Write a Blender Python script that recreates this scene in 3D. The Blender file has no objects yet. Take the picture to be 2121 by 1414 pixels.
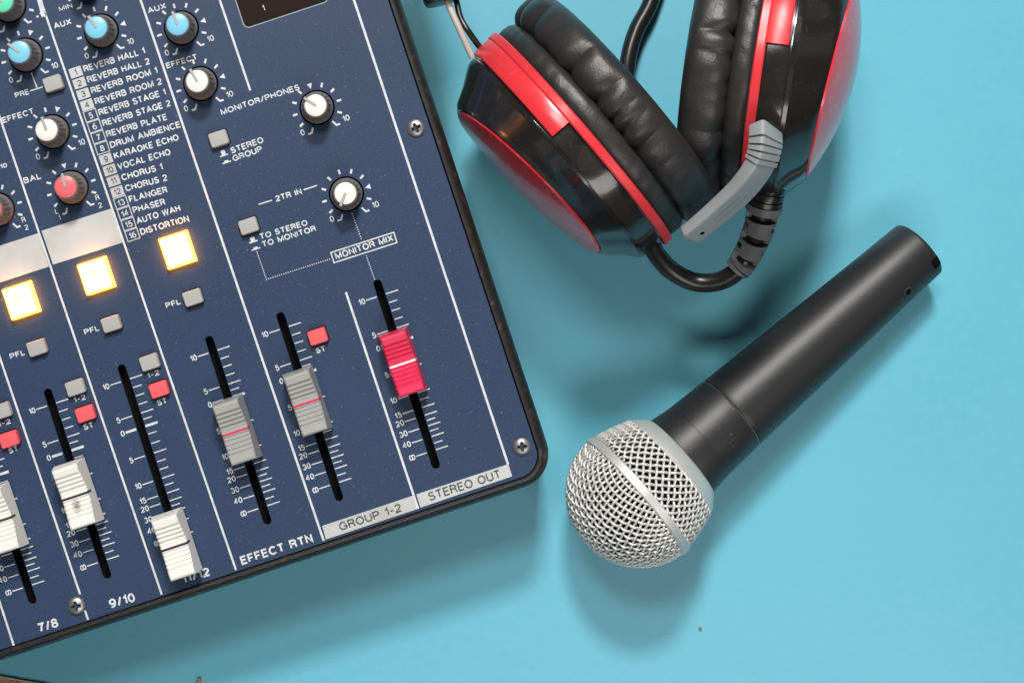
import bpy, bmesh, math, random
from math import sin, cos, pi, radians, hypot, atan2, sqrt
from mathutils import Vector, Matrix
random.seed(7)
S = bpy.context.scene
COL = S.collection
MM = 0.001

# ------------------------------------------------------------------ camera, world, lamps
CAM_H, FOC = 645.0, 3625.0            # height in mm, focal length in photo pixels (2121 wide)
NX, NY = 850.0, 480.0                 # photo pixel straight under the lens
cam = bpy.data.cameras.new('camera')
cam.sensor_width = 36.0
cam.lens = FOC / 2121.0 * 36.0
cam.shift_x = (1060.5 - NX) / 2121.0
cam.shift_y = -(707.0 - NY) / 2121.0
cam.clip_start, cam.clip_end = 0.01, 50.0
camo = bpy.data.objects.new('camera', cam)
camo.location = (0, 0, CAM_H * MM)
COL.objects.link(camo)
S.camera = camo

world = bpy.data.worlds.new('World')
S.world = world
world.use_nodes = True
wn = world.node_tree
bg = wn.nodes['Background']
bg.inputs[1].default_value = 0.042
tcw = wn.nodes.new('ShaderNodeTexCoord')
sep = wn.nodes.new('ShaderNodeSeparateXYZ')
rampw = wn.nodes.new('ShaderNodeValToRGB')      # room: dim walls low down, pale ceiling above
wn.links.new(tcw.outputs['Generated'], sep.inputs[0])
wn.links.new(sep.outputs['Z'], rampw.inputs[0])
rampw.color_ramp.elements[0].position = 0.0
rampw.color_ramp.elements[0].color = (0.45, 0.43, 0.40, 1)
rampw.color_ramp.elements[1].position = 0.9
rampw.color_ramp.elements[1].color = (1.0, 0.99, 0.97, 1)
vor = wn.nodes.new('ShaderNodeTexVoronoi')         # random bright cells, added so the glossy shells have something to reflect
vor.distance = 'CHEBYCHEV'
vor.inputs['Scale'].default_value = 3.4
vor.inputs['Randomness'].default_value = 0.8
wn.links.new(tcw.outputs['Generated'], vor.inputs['Vector'])
pick = wn.nodes.new('ShaderNodeSeparateColor')
wn.links.new(vor.outputs['Color'], pick.inputs[0])
cell_ramp = wn.nodes.new('ShaderNodeValToRGB')
cell_ramp.color_ramp.interpolation = 'CONSTANT'
pe = cell_ramp.color_ramp.elements
pe[0].position, pe[0].color = 0.0, (0.45, 0.45, 0.45, 1)
pe[1].position, pe[1].color = 0.62, (2.2, 2.2, 2.2, 1)
pe.new(0.86).color = (8.0, 8.0, 8.0, 1)
wn.links.new(pick.outputs[0], cell_ramp.inputs[0])
mulw = wn.nodes.new('ShaderNodeMix')
mulw.data_type = 'RGBA'
mulw.blend_type = 'MULTIPLY'
mulw.inputs[0].default_value = 1.0
wn.links.new(rampw.outputs[0], mulw.inputs[6])
wn.links.new(cell_ramp.outputs[0], mulw.inputs[7])
wn.links.new(mulw.outputs[2], bg.inputs[0])


def area(name, loc, target, sx, sy, power, color):
    l = bpy.data.lights.new(name, 'AREA')
    l.shape = 'RECTANGLE'
    l.size, l.size_y = sx, sy
    l.energy = power
    l.color = color
    o = bpy.data.objects.new(name, l)
    o.location = loc
    d = Vector(target) - Vector(loc)
    o.rotation_euler = d.to_track_quat('-Z', 'Y').to_euler()
    COL.objects.link(o)
    return o


area('window_light', (0.01, 1.10, 1.22), (0.06, -0.05, 0), 0.24, 0.17, 24.0, (1.0, 0.985, 0.96))
area('side_window_light', (-0.16, 0.60, 1.20), (0.0, 0.0, 0), 0.32, 0.20, 6.2, (1.0, 0.98, 0.95))
area('fill_light', (0.20, -0.46, 0.66), (0.12, -0.18, 0), 0.6, 0.22, 2.3, (1.0, 0.98, 0.96))  # added fill for brightness and sheen at lower right, no real source

vs = S.view_settings
vs.view_transform = 'Standard'
vs.look = 'None'
vs.exposure = 0.0
vs.gamma = 1.0
vs.use_curve_mapping = False


# ------------------------------------------------------------------ helpers
def W(px, py, z=0.0):
    """photo pixel -> world mm at height z"""
    k = (CAM_H - z) / FOC
    return Vector(((px - NX) * k, -(py - NY) * k, z))


def mat(name, color, rough=0.5, metal=0.0, spec=0.5, coat=0.0, emit=None, estr=0.0):
    m = bpy.data.materials.new(name)
    m.use_nodes = True
    b = m.node_tree.nodes['Principled BSDF']
    b.inputs['Base Color'].default_value = (*color, 1)
    b.inputs['Roughness'].default_value = rough
    b.inputs['Metallic'].default_value = metal
    b.inputs['Specular IOR Level'].default_value = spec
    b.inputs['Coat Weight'].default_value = coat
    b.inputs['Coat Roughness'].default_value = 0.05
    if emit:
        b.inputs['Emission Color'].default_value = (*emit, 1)
        b.inputs['Emission Strength'].default_value = estr
    return m


def nodes(m):
    t = m.node_tree
    return t, t.nodes['Principled BSDF']


def add_noise(m, scale, detail=4.0, rough=0.55):
    t, b = nodes(m)
    tc = t.nodes.new('ShaderNodeTexCoord')
    n = t.nodes.new('ShaderNodeTexNoise')
    n.inputs['Scale'].default_value = scale
    n.inputs['Detail'].default_value = detail
    n.inputs['Roughness'].default_value = rough
    t.links.new(tc.outputs['Object'], n.inputs['Vector'])
    return n


def ramp(m, src, stops):
    t, b = nodes(m)
    r = t.nodes.new('ShaderNodeValToRGB')
    els = r.color_ramp.elements
    while len(els) < len(stops):
        els.new(0.5)
    for e, (p, c) in zip(els, stops):
        e.position = p
        e.color = (*c, 1) if len(c) == 3 else c
    t.links.new(src, r.inputs[0])
    return r


def mix(m, fac, a, bcol):
    t, b = nodes(m)
    x = t.nodes.new('ShaderNodeMix')
    x.data_type = 'RGBA'
    for sock, v in ((x.inputs[0], fac), (x.inputs[6], a), (x.inputs[7], bcol)):
        if hasattr(v, 'is_linked'):
            t.links.new(v, sock)
        elif isinstance(v, (int, float)):
            sock.default_value = v
        else:
            sock.default_value = (*v, 1)
    return x.outputs[2]


def bump(m, src, strength, dist):
    t, b = nodes(m)
    bp = t.nodes.new('ShaderNodeBump')
    bp.inputs['Strength'].default_value = strength
    bp.inputs['Distance'].default_value = dist
    t.links.new(src, bp.inputs['Height'])
    t.links.new(bp.outputs[0], b.inputs['Normal'])
    return bp


def to(m, src, sock):
    t, b = nodes(m)
    t.links.new(src, b.inputs[sock])


class MB:
    """collects verts (mm) and faces, links them as ONE mesh object"""

    def __init__(self):
        self.v, self.f, self.mi = [], [], []

    def add(self, verts, faces, mi=0):
        o = len(self.v)
        self.v += [tuple(p) for p in verts]
        self.f += [tuple(i + o for i in f) for f in faces]
        self.mi += [mi] * len(faces)

    def loft(self, rings, cap0=True, cap1=True, closed=True, mi=0):
        n = len(rings[0])
        V = [p for r in rings for p in r]
        Fc = []
        for k in range(len(rings) - 1):
            for i in range(n if closed else n - 1):
                j = (i + 1) % n
                Fc.append((k * n + i, k * n + j, (k + 1) * n + j, (k + 1) * n + i))
        if cap0:
            Fc.append(tuple(reversed(range(n))))
        if cap1:
            Fc.append(tuple((len(rings) - 1) * n + i for i in range(n)))
        self.add(V, Fc, mi)

    def build(self, name, mats, parent=None, loc=(0, 0, 0), rot=None, smooth=True, sharp=32.0, fix=True):
        me = bpy.data.meshes.new(name)
        me.from_pydata([(x * MM, y * MM, z * MM) for x, y, z in self.v], [], self.f)
        if not isinstance(mats, (list, tuple)):
            mats = [mats]
        for m in mats:
            me.materials.append(m)
        me.polygons.foreach_set('material_index', self.mi)
        bm = bmesh.new()
        bm.from_mesh(me)
        if fix:
            bmesh.ops.recalc_face_normals(bm, faces=bm.faces)
        for f in bm.faces:
            f.smooth = smooth
        if smooth:
            ca = radians(sharp)
            for e in bm.edges:
                if len(e.link_faces) == 2:
                    try:
                        e.smooth = e.calc_face_angle() < ca
                    except ValueError:
                        pass
        bm.to_mesh(me)
        bm.free()
        o = bpy.data.objects.new(name, me)
        COL.objects.link(o)
        if parent:
            o.parent = parent
        o.location = Vector(loc) * MM
        if rot is not None:
            o.rotation_euler = rot
        return o


def empty(name, loc, rz=0.0, **props):
    o = bpy.data.objects.new(name, None)
    o.empty_display_size = 0.02
    o.location = Vector(loc) * MM
    o.rotation_euler = (0, 0, rz)
    COL.objects.link(o)
    for k, v in props.items():
        o[k] = v
    return o


def rrect(w, h, r, z, n=5, cx=0.0, cy=0.0):
    r = max(0.01, min(r, w / 2 - .001, h / 2 - .001))
    pts = []
    for (sx, sy, a0) in ((1, 1, 0), (-1, 1, 90), (-1, -1, 180), (1, -1, 270)):
        for i in range(n + 1):
            a = radians(a0 + 90.0 * i / n)
            pts.append((cx + sx * (w / 2 - r) + r * cos(a), cy + sy * (h / 2 - r) + r * sin(a), z))
    return pts


def circ(r, z, n=32, cx=0, cy=0):
    return [(cx + r * cos(2 * pi * i / n), cy + r * sin(2 * pi * i / n), z) for i in range(n)]


def catmull(pts, per=8):
    P = [Vector(p) for p in pts]
    P = [2 * P[0] - P[1]] + P + [2 * P[-1] - P[-2]]
    out = []
    for i in range(1, len(P) - 2):
        a, b, c, d = P[i - 1:i + 3]
        for k in range(per):
            t = k / per
            out.append(0.5 * ((2 * b) + (c - a) * t + (2 * a - 5 * b + 4 * c - d) * t * t + (3 * b - a - 3 * c + d) * t ** 3))
    out.append(P[-2].copy())
    return out


def sweep(mb, path, radius, n=14, caps=True, mi=0):
    """radius: float or f(t, phi)"""
    P = [Vector(p) for p in path]
    L = len(P)
    up = None
    rings = []
    for i, p in enumerate(P):
        t = (P[min(i + 1, L - 1)] - P[max(i - 1, 0)]).normalized()
        if up is None:
            ref = Vector((0, 0, 1)) if abs(t.z) < .9 else Vector((1, 0, 0))
            up = (ref - t * ref.dot(t)).normalized()
        else:
            up = (up - t * up.dot(t)).normalized()
        s = t.cross(up)
        ring = []
        for k in range(n):
            a = 2 * pi * k / n
            r = radius(i / (L - 1), a) if callable(radius) else radius
            ring.append(p + up * (r * cos(a)) + s * (r * sin(a)))
        rings.append(ring)
    mb.loft(rings, caps, caps, mi=mi)


# ------------------------------------------------------------------ materials
M = {}
m = M['table'] = mat('painted_board', (0.14, 0.47, 0.60), 0.46, spec=0.6)
n1 = add_noise(m, 9.0, 5.0)
n2 = add_noise(m, 900.0, 3.0)
c = mix(m, ramp(m, n1.outputs[0], [(0.3, (0, 0, 0)), (0.7, (1, 1, 1))]).outputs[0], (0.106, 0.440, 0.565), (0.124, 0.473, 0.60))
n3 = add_noise(m, 170.0, 2.0)
n4 = add_noise(m, 330.0, 4.0)
c = mix(m, ramp(m, n4.outputs[0], [(0.35, (0, 0, 0)), (0.7, (0.35,) * 3)]).outputs[0], c, (0.15, 0.495, 0.61))
spk = ramp(m, n3.outputs[0], [(0.0, (0, 0, 0)), (0.775, (0, 0, 0)), (0.80, (1, 1, 1)), (1.0, (1, 1, 1))])
c = mix(m, spk.outputs[0], c, (0.07, 0.22, 0.27))
to(m, c, 'Base Color')
bump(m, n2.outputs[0], 0.10, 0.0002)
rr = ramp(m, n1.outputs[0], [(0.2, (0.43,) * 3), (0.8, (0.53,) * 3)])
to(m, rr.outputs[0], 'Roughness')

m = M['panel'] = mat('navy_panel_paint', (0.03, 0.06, 0.13), 0.5, spec=0.32)
n1 = add_noise(m, 14.0, 4.0)
n2 = add_noise(m, 1500.0, 2.0)
c = mix(m, ramp(m, n1.outputs[0], [(0.3, (0, 0, 0)), (0.7, (1, 1, 1))]).outputs[0], (0.015, 0.037, 0.090), (0.022, 0.046, 0.102))
c = mix(m, ramp(m, n2.outputs[0], [(0.35, (0, 0, 0)), (0.75, (1, 1, 1))]).outputs[0], c, (0.034, 0.058, 0.112))
n3 = add_noise(m, 1150.0, 1.0)
dust = ramp(m, n3.outputs[0], [(0.0, (0, 0, 0)), (0.72, (0, 0, 0)), (0.79, (0.6,) * 3), (1.0, (1, 1, 1))])
c = mix(m, dust.outputs[0], c, (0.20, 0.23, 0.28))
to(m, c, 'Base Color')
bump(m, n2.outputs[0], 0.12, 0.00008)

m = M['case'] = mat('worn_black_case', (0.035, 0.03, 0.028), 0.45)
n1 = add_noise(m, 260.0, 6.0, 0.7)
c = mix(m, ramp(m, n1.outputs[0], [(0.55, (0, 0, 0)), (0.78, (1, 1, 1))]).outputs[0], (0.014, 0.013, 0.013), (0.085, 0.075, 0.068))
to(m, c, 'Base Color')
bump(m, n1.outputs[0], 0.12, 0.0002)

M['hole'] = mat('dark_inside', (0.004, 0.004, 0.004), 0.8, spec=0.1)
m = M['print'] = mat('white_print', (0.72, 0.74, 0.75), 0.55)
n1 = add_noise(m, 420.0, 3.0)
to(m, mix(m, ramp(m, n1.outputs[0], [(0.35, (0, 0, 0)), (0.65, (1, 1, 1))]).outputs[0], (0.54, 0.57, 0.60), (0.70, 0.71, 0.72)), 'Base Color')
m = M['strip'] = mat('off_white_strip', (0.68, 0.69, 0.68), 0.45)
n1 = add_noise(m, 60.0, 5.0)
to(m, mix(m, ramp(m, n1.outputs[0], [(0.4, (0, 0, 0)), (0.7, (1, 1, 1))]).outputs[0], (0.54, 0.55, 0.545), (0.45, 0.445, 0.42)), 'Base Color')
M['ink'] = mat('navy_ink', (0.05, 0.07, 0.11), 0.55)
M['ink_grey'] = mat('grey_ink', (0.07, 0.08, 0.095), 0.55)
m = M['knob'] = mat('knob_grey_plastic', (0.17, 0.157, 0.147), 0.36)
M['cap_blue'] = mat('blue_cap', (0.20, 0.56, 0.76), 0.35)
M['cap_white'] = mat('white_cap', (0.82, 0.80, 0.76), 0.3)
M['cap_red'] = mat('red_cap', (0.80, 0.14, 0.16), 0.35)
M['cap_green'] = mat('green_cap', (0.12, 0.68, 0.42), 0.35)
M['pointer'] = mat('pointer_grey', (0.42, 0.40, 0.39), 0.4)
M['btn_grey'] = mat('grey_button', (0.40, 0.40, 0.385), 0.38)
M['btn_red'] = mat('red_button', (0.80, 0.115, 0.125), 0.38)
M['fader_white'] = mat('white_fader', (0.80, 0.78, 0.73), 0.36)
m = M['fader_dirty'] = mat('white_fader_smudged', (0.80, 0.78, 0.73), 0.36)
t, b = nodes(m)
tc = t.nodes.new('ShaderNodeTexCoord')
mp = t.nodes.new('ShaderNodeMapping')
mp.inputs['Location'].default_value = (0.15, 0.95, 0)
mp.inputs['Scale'].default_value = (480, 300, 0)
gr = t.nodes.new('ShaderNodeTexGradient')
gr.gradient_type = 'SPHERICAL'
t.links.new(tc.outputs['Object'], mp.inputs[0])
t.links.new(mp.outputs[0], gr.inputs[0])
nz = add_noise(m, 900.0, 4.0)
mu = t.nodes.new('ShaderNodeMath')
mu.operation = 'MULTIPLY'
t.links.new(gr.outputs[1], mu.inputs[0])
t.links.new(nz.outputs[0], mu.inputs[1])
to(m, mix(m, ramp(m, mu.outputs[0], [(0.05, (0, 0, 0)), (0.5, (1, 1, 1))]).outputs[0], (0.80, 0.78, 0.73), (0.22, 0.18, 0.14)), 'Base Color')
M['fader_grey'] = mat('grey_fader', (0.36, 0.36, 0.345), 0.28)
M['fader_red'] = mat('crimson_fader', (0.74, 0.035, 0.10), 0.26)
M['line_black'] = mat('black_line', (0.02, 0.02, 0.03), 0.5)
M['line_red'] = mat('red_line', (0.72, 0.04, 0.10), 0.45)
M['line_white'] = mat('white_line', (0.86, 0.78, 0.72), 0.45)
M['lit'] = mat('lit_lamp_face', (0.9, 0.8, 0.5), 0.4, emit=(1.0, 0.86, 0.68), estr=1.35)
M['lit_side'] = mat('lit_lamp_side', (0.9, 0.5, 0.12), 0.4, emit=(1.0, 0.28, 0.02), estr=20.0)
M['lit_edge'] = mat('lit_lamp_edge', (0.9, 0.6, 0.2), 0.4, emit=(1.0, 0.38, 0.05), estr=1.5)
M['lit_ink'] = mat('lit_lamp_lettering', (0.8, 0.7, 0.2), 0.5, emit=(0.85, 0.58, 0.06), estr=0.72)
m = M['screw'] = mat('worn_steel', (0.40, 0.39, 0.37), 0.42, metal=0.85)
n1 = add_noise(m, 900.0, 4.0)
bump(m, n1.outputs[0], 0.35, 0.0002)
M['screen'] = mat('dark_display_glass', (0.022, 0.014, 0.011), 0.12, coat=0.4)
M['rim'] = mat('pale_rim', (0.30, 0.34, 0.42), 0.35)

m = M['leather'] = mat('black_leatherette', (0.026, 0.025, 0.025), 0.42)
n1 = add_noise(m, 1300.0, 3.0)
n2 = add_noise(m, 230.0, 3.0)
n2.inputs['Distortion'].default_value = 1.6
t, b = nodes(m)
ad = t.nodes.new('ShaderNodeMath')
ad.operation = 'MULTIPLY_ADD'
ad.inputs[1].default_value = 1.5
t.links.new(n2.outputs[0], ad.inputs[0])
t.links.new(n1.outputs[0], ad.inputs[2])
bump(m, ad.outputs[0], 0.30, 0.0003)
m = M['gloss_black'] = mat('glossy_black_plastic', (0.018, 0.016, 0.015), 0.16, coat=0.35)
n1 = add_noise(m, 55.0, 6.0, 0.7)
to(m, ramp(m, n1.outputs[0], [(0.35, (0.10,) * 3), (0.75, (0.34,) * 3)]).outputs[0], 'Roughness')
m = M['gloss_red'] = mat('glossy_red_plastic', (0.72, 0.035, 0.045), 0.30)
n1 = add_noise(m, 60.0, 5.0)
to(m, ramp(m, n1.outputs[0], [(0.35, (0.24,) * 3), (0.7, (0.46,) * 3)]).outputs[0], 'Roughness')
m = M['plate_red'] = mat('scuffed_red_plate', (0.60, 0.03, 0.05), 0.26, coat=0.5)
n1 = add_noise(m, 90.0, 6.0, 0.7)
to(m, mix(m, ramp(m, n1.outputs[0], [(0.52, (0, 0, 0)), (0.72, (1, 1, 1))]).outputs[0], (0.74, 0.032, 0.05), (0.70, 0.17, 0.19)), 'Base Color')
def scuffs(m, strength, lift):
    """fine hairline scratches and dust that dull the gloss"""
    t, b = nodes(m)
    tc = t.nodes.new('ShaderNodeTexCoord')
    outs = []
    for rot, scl in (((0.3, 0.2, 0.5), (60, 900, 900)), ((0.9, 0.7, 0.2), (900, 80, 900))):
        mp_ = t.nodes.new('ShaderNodeMapping')
        mp_.inputs['Rotation'].default_value = rot
        mp_.inputs['Scale'].default_value = scl
        n = t.nodes.new('ShaderNodeTexNoise')
        n.inputs['Scale'].default_value = 1.0
        n.inputs['Detail'].default_value = 3.0
        n.inputs['Distortion'].default_value = 0.5
        t.links.new(tc.outputs['Object'], mp_.inputs[0])
        t.links.new(mp_.outputs[0], n.inputs['Vector'])
        outs.append(ramp(m, n.outputs[0], [(0.0, (0, 0, 0)), (0.66, (0, 0, 0)), (0.74, (1, 1, 1)), (1, (1, 1, 1))]).outputs[0])
    d = add_noise(m, 1500.0, 1.0)
    outs.append(ramp(m, d.outputs[0], [(0.0, (0, 0, 0)), (0.70, (0, 0, 0)), (0.78, (1, 1, 1)), (1, (1, 1, 1))]).outputs[0])
    acc_ = outs[0]
    for o_ in outs[1:]:
        mx = t.nodes.new('ShaderNodeMath')
        mx.operation = 'MAXIMUM'
        t.links.new(acc_, mx.inputs[0])
        t.links.new(o_, mx.inputs[1])
        acc_ = mx.outputs[0]
    k = t.nodes.new('ShaderNodeMath')
    k.operation = 'MULTIPLY'
    k.inputs[1].default_value = strength
    t.links.new(acc_, k.inputs[0])
    base = tuple(b.inputs['Base Color'].default_value)[:3]
    if b.inputs['Base Color'].is_linked:
        base = b.inputs['Base Color'].links[0].from_socket
    to(m, mix(m, k.outputs[0], base, lift), 'Base Color')


scuffs(M['gloss_black'], 0.2, (0.16, 0.155, 0.15))
scuffs(M['gloss_red'], 0.22, (0.80, 0.30, 0.30))
scuffs(M['plate_red'], 0.30, (0.75, 0.30, 0.32))
M['boom_grey'] = mat('grey_boom_plastic', (0.29, 0.305, 0.31), 0.42)
M['boom_dark'] = mat('dark_groove', (0.03, 0.032, 0.034), 0.6)
M['relief'] = mat('grey_rubber', (0.12, 0.12, 0.124), 0.5)
M['cable'] = mat('black_cable', (0.014, 0.014, 0.014), 0.30)
M['steel'] = mat('polished_steel', (0.62, 0.57, 0.52), 0.36, metal=0.25)

m = M['mic_body'] = mat('satin_black_enamel', (0.017, 0.017, 0.018), 0.44, spec=0.55)
n1 = add_noise(m, 2200.0, 2.0)
bump(m, n1.outputs[0], 0.35, 0.00014)
n2 = add_noise(m, 500.0, 1.0)
to(m, mix(m, ramp(m, n2.outputs[0], [(0.0, (0, 0, 0)), (0.755, (0, 0, 0)), (0.80, (1, 1, 1)), (1, (1, 1, 1))]).outputs[0], (0.017, 0.017, 0.018), (0.12, 0.12, 0.12)), 'Base Color')
m = M['mic_wire'] = mat('silver_wire', (0.70, 0.69, 0.665), 0.46, metal=0.35)
m = M['mic_band'] = mat('satin_silver_band', (0.66, 0.65, 0.635), 0.45, metal=0.45)
n1 = add_noise(m, 300.0, 5.0)
bump(m, n1.outputs[0], 0.15, 0.0002)
M['foam'] = mat('dark_foam', (0.018, 0.017, 0.017), 0.9, spec=0.1)
m = M['wood'] = mat('brown_wood', (0.22, 0.12, 0.06), 0.65)
n1 = add_noise(m, 220.0, 6.0, 0.7)
to(m, mix(m, ramp(m, n1.outputs[0], [(0.35, (0, 0, 0)), (0.65, (1, 1, 1))]).outputs[0], (0.22, 0.105, 0.05), (0.46, 0.28, 0.16)), 'Base Color')
bump(m, n1.outputs[0], 0.4, 0.0004)
M['wood_edge'] = mat('pale_wood_edge', (0.55, 0.46, 0.36), 0.6)

# ------------------------------------------------------------------ the surface
mb = MB()
mb.loft([rrect(1500, 1300, 4, -18), rrect(1500, 1300, 4, -0.6), rrect(1498.8, 1298.8, 3.5, 0)])
o = mb.build('tabletop', M['table'])
o['label'] = 'matt turquoise painted tabletop under everything'
o['kind'] = 'structure'

# ------------------------------------------------------------------ stroke lettering
def arc(cx, cy, rx, ry, a0, a1, n=None):
    n = n or max(4, int(abs(a1 - a0) / 20))
    return [(cx + rx * cos(radians(a0 + (a1 - a0) * i / n)), cy + ry * sin(radians(a0 + (a1 - a0) * i / n))) for i in range(n + 1)]


def ell(cx, cy, rx, ry):
    return arc(cx, cy, rx, ry, 90, 450, 20)


GL = {
    'A': (.70, [[(0, 0), (.35, 1), (.70, 0)], [(.12, .34), (.58, .34)]]),
    'B': (.57, [[(0, 0), (0, 1), (.30, 1)] + arc(.30, .77, .24, .23, 90, -90) + [(0, .54)], [(.28, .54)] + arc(.30, .27, .27, .27, 90, -90) + [(0, 0)]]),
    'C': (.66, [arc(.36, .5, .36, .5, 40, 320, 16)]),
    'D': (.62, [[(0, 0), (0, 1), (.24, 1)] + arc(.24, .5, .38, .5, 90, -90, 12) + [(0, 0)]]),
    'E': (.50, [[(.52, 1), (0, 1), (0, 0), (.52, 0)], [(0, .52), (.47, .52)]]),
    'F': (.48, [[(.50, 1), (0, 1), (0, 0)], [(0, .50), (.43, .50)]]),
    'G': (.70, [arc(.36, .5, .36, .5, 40, 320, 16) + [(.70, .16), (.70, .46), (.40, .46)]]),
    'H': (.58, [[(0, 0), (0, 1)], [(.58, 0), (.58, 1)], [(0, .53), (.58, .53)]]),
    'I': (.0, [[(0, 0), (0, 1)]]),
    'K': (.60, [[(0, 0), (0, 1)], [(.57, 1), (0, .36)], [(.20, .60), (.60, 0)]]),
    'L': (.46, [[(0, 1), (0, 0), (.46, 0)]]),
    'M': (.72, [[(0, 0), (0, 1), (.36, .05), (.72, 1), (.72, 0)]]),
    'N': (.58, [[(0, 0), (0, 1), (.58, 0), (.58, 1)]]),
    'O': (.72, [ell(.36, .5, .36, .5)]),
    'P': (.56, [[(0, 0), (0, 1), (.30, 1)] + arc(.30, .73, .26, .27, 90, -90) + [(0, .46)]]),
    'R': (.58, [[(0, 0), (0, 1), (.31, 1)] + arc(.31, .755, .25, .245, 90, -90) + [(0, .51)], [(.33, .51), (.50, .40), (.54, .1), (.59, 0)]]),
    'S': (.56, [arc(.28, .755, .25, .245, 20, 265, 14) + arc(.28, .265, .28, .265, 85, -165, 14)]),
    'T': (.58, [[(0, 1), (.58, 1)], [(.29, 1), (.29, 0)]]),
    'U': (.58, [[(0, 1), (0, .30)] + arc(.29, .29, .29, .29, 180, 360, 12) + [(.58, 1)]]),
    'V': (.64, [[(0, 1), (.32, 0), (.64, 1)]]),
    'W': (.94, [[(0, 1), (.23, 0), (.47, .95), (.71, 0), (.94, 1)]]),
    'X': (.62, [[(0, 1), (.62, 0)], [(.62, 1), (0, 0)]]),
    '0': (.52, [ell(.26, .5, .26, .5)]),
    '1': (.24, [[(0, .76), (.12, .80), (.24, 1), (.24, 0)]]),
    '2': (.53, [arc(.265, .73, .255, .27, 165, -35, 12) + [(.02, .06), (.0, .0), (.54, 0)]]),
    '3': (.53, [arc(.25, .76, .23, .24, 150, -80, 10) + arc(.25, .27, .28, .27, 80, -155, 12)]),
    '4': (.56, [[(.40, 0), (.40, 1), (0, .32), (.56, .32)]]),
    '5': (.53, [[(.48, 1), (.10, 1), (.05, .52)] + arc(.26, .325, .27, .325, 130, -150, 14)]),
    '6': (.53, [ell(.27, .31, .26, .31), arc(.37, .42, .36, .58, 70, 185, 8)]),
    '7': (.52, [[(0, 1), (.52, 1), (.30, .55), (.18, 0)]]),
    '8': (.53, [ell(.265, .76, .22, .24), ell(.265, .265, .265, .265)]),
    '9': (.53, [ell(.26, .69, .26, .31), arc(.16, .58, .36, .58, 5, -110, 8)]),
    '-': (.30, [[(0, .42), (.30, .42)]]),
    '+': (.46, [[(0, .42), (.46, .42)], [(.23, .19), (.23, .65)]]),
    '/': (.34, [[(0, -.04), (.34, 1.04)]]),
    '8oo': (.92, [ell(.24, .5, .24, .47), ell(.70, .5, .24, .47)]),
    ' ': (.22, []),
}
ZSTEP = [0]


def ribbon(mb, pts, width, z, closed=False):
    P = [Vector((p[0], p[1])) for p in pts]
    Q = [P[0]]
    for p in P[1:]:
        if (p - Q[-1]).length > 1e-4:
            Q.append(p)
    if closed or (len(Q) > 3 and (Q[0] - Q[-1]).length < 1e-3):
        closed = True
        if (Q[0] - Q[-1]).length < 1e-3:
            Q.pop()
    n = len(Q)
    ZSTEP[0] = (ZSTEP[0] + 1) % 6
    z = z + 0.008 * ZSTEP[0]
    V = []
    for i in range(n):
        a = Q[i - 1] if (i > 0 or closed) else None
        c = Q[(i + 1) % n] if (i < n - 1 or closed) else None
        d0 = (Q[i] - a).normalized() if a is not None else None
        d1 = (c - Q[i]).normalized() if c is not None else None
        if d0 is None:
            d0 = d1
        if d1 is None:
            d1 = d0
        tdir = d0 + d1
        tdir = tdir.normalized() if tdir.length > 1e-6 else d0
        nrm = Vector((-tdir.y, tdir.x))
        cs = max(0.45, nrm.dot(Vector((-d0.y, d0.x))))
        h = width / 2 / cs
        V.append((Q[i].x + nrm.x * h, Q[i].y + nrm.y * h, z))
        V.append((Q[i].x - nrm.x * h, Q[i].y - nrm.y * h, z))
    Fc = []
    for i in range(n if closed else n - 1):
        j = (i + 1) % n
        Fc.append((2 * i, 2 * i + 1, 2 * j + 1, 2 * j))
    mb.add(V, Fc)


def split_text(s):
    out = []
    i = 0
    while i < len(s):
        if s.startswith('8oo', i):
            out.append('8oo')
            i += 3
        else:
            out.append(s[i])
            i += 1
    return out


def text_natural(s, tk):
    w = 0.0
    for g in split_text(s):
        w += GL[g][0] + tk + 0.09
    return w - 0.09


def text(mb, s, p0, p1, cap, z, tk=0.15):
    """p0,p1: left and right ends of the baseline (2D, local mm), cap: letter height"""
    p0, p1 = Vector(p0[:2]), Vector(p1[:2])
    ex = (p1 - p0)
    wid = ex.length
    ex.normalize()
    ey = Vector((-ex.y, ex.x))
    nat = text_natural(s, tk)
    sx = wid / nat
    sw = tk * cap
    x = tk / 2
    for g in split_text(s):
        w, strokes = GL[g]
        for st in strokes:
            pts = [p0 + ex * ((x + a) * sx) + ey * (sw / 2 + bb * (cap - sw)) for a, bb in st]
            ribbon(mb, pts, sw, z)
        x += w + tk + 0.09


def quad(mb, pts, z):
    mb.add([(p[0], p[1], z) for p in pts], [tuple(range(len(pts)))])


# ------------------------------------------------------------------ the mixing console
PZ = 46.0                                   # panel surface height
TH = atan2(0.3138, 0.9495)
CORNER = W(1157.3, 988.4, 44.5)
CORNER.z = 0
console = empty('mixing_console', CORNER, TH,
                label='navy blue audio mixing console with knobs, faders and lit buttons',
                category='mixing console')
cT, sT = cos(TH), sin(TH)


def L(px, py, z=PZ):
    p = W(px, py, z) - CORNER
    return Vector((p.x * cT + p.y * sT, -p.x * sT + p.y * cT))


def z1(x, y): return L(x / 3.0094, y / 3.0094)
def z2(x, y): return L(x / 3.0094, 470 + y / 3.0094)
def z3(x, y): return L(x / 2.983, 940 + y / 2.983)
def z4(x, y): return L(480 + x / 3.0094, y / 3.0094)
def z5(x, y): return L(440 + x / 3.0094, 440 + y / 3.0094)
def z6(x, y): return L(400 + x / 3.0094, 800 + y / 3.0094)
def z7(x, y): return L(700 + x / 2.619, 560 + y / 2.619)


PXM = (CAM_H - PZ) / FOC                    # mm per photo pixel on the panel

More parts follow.
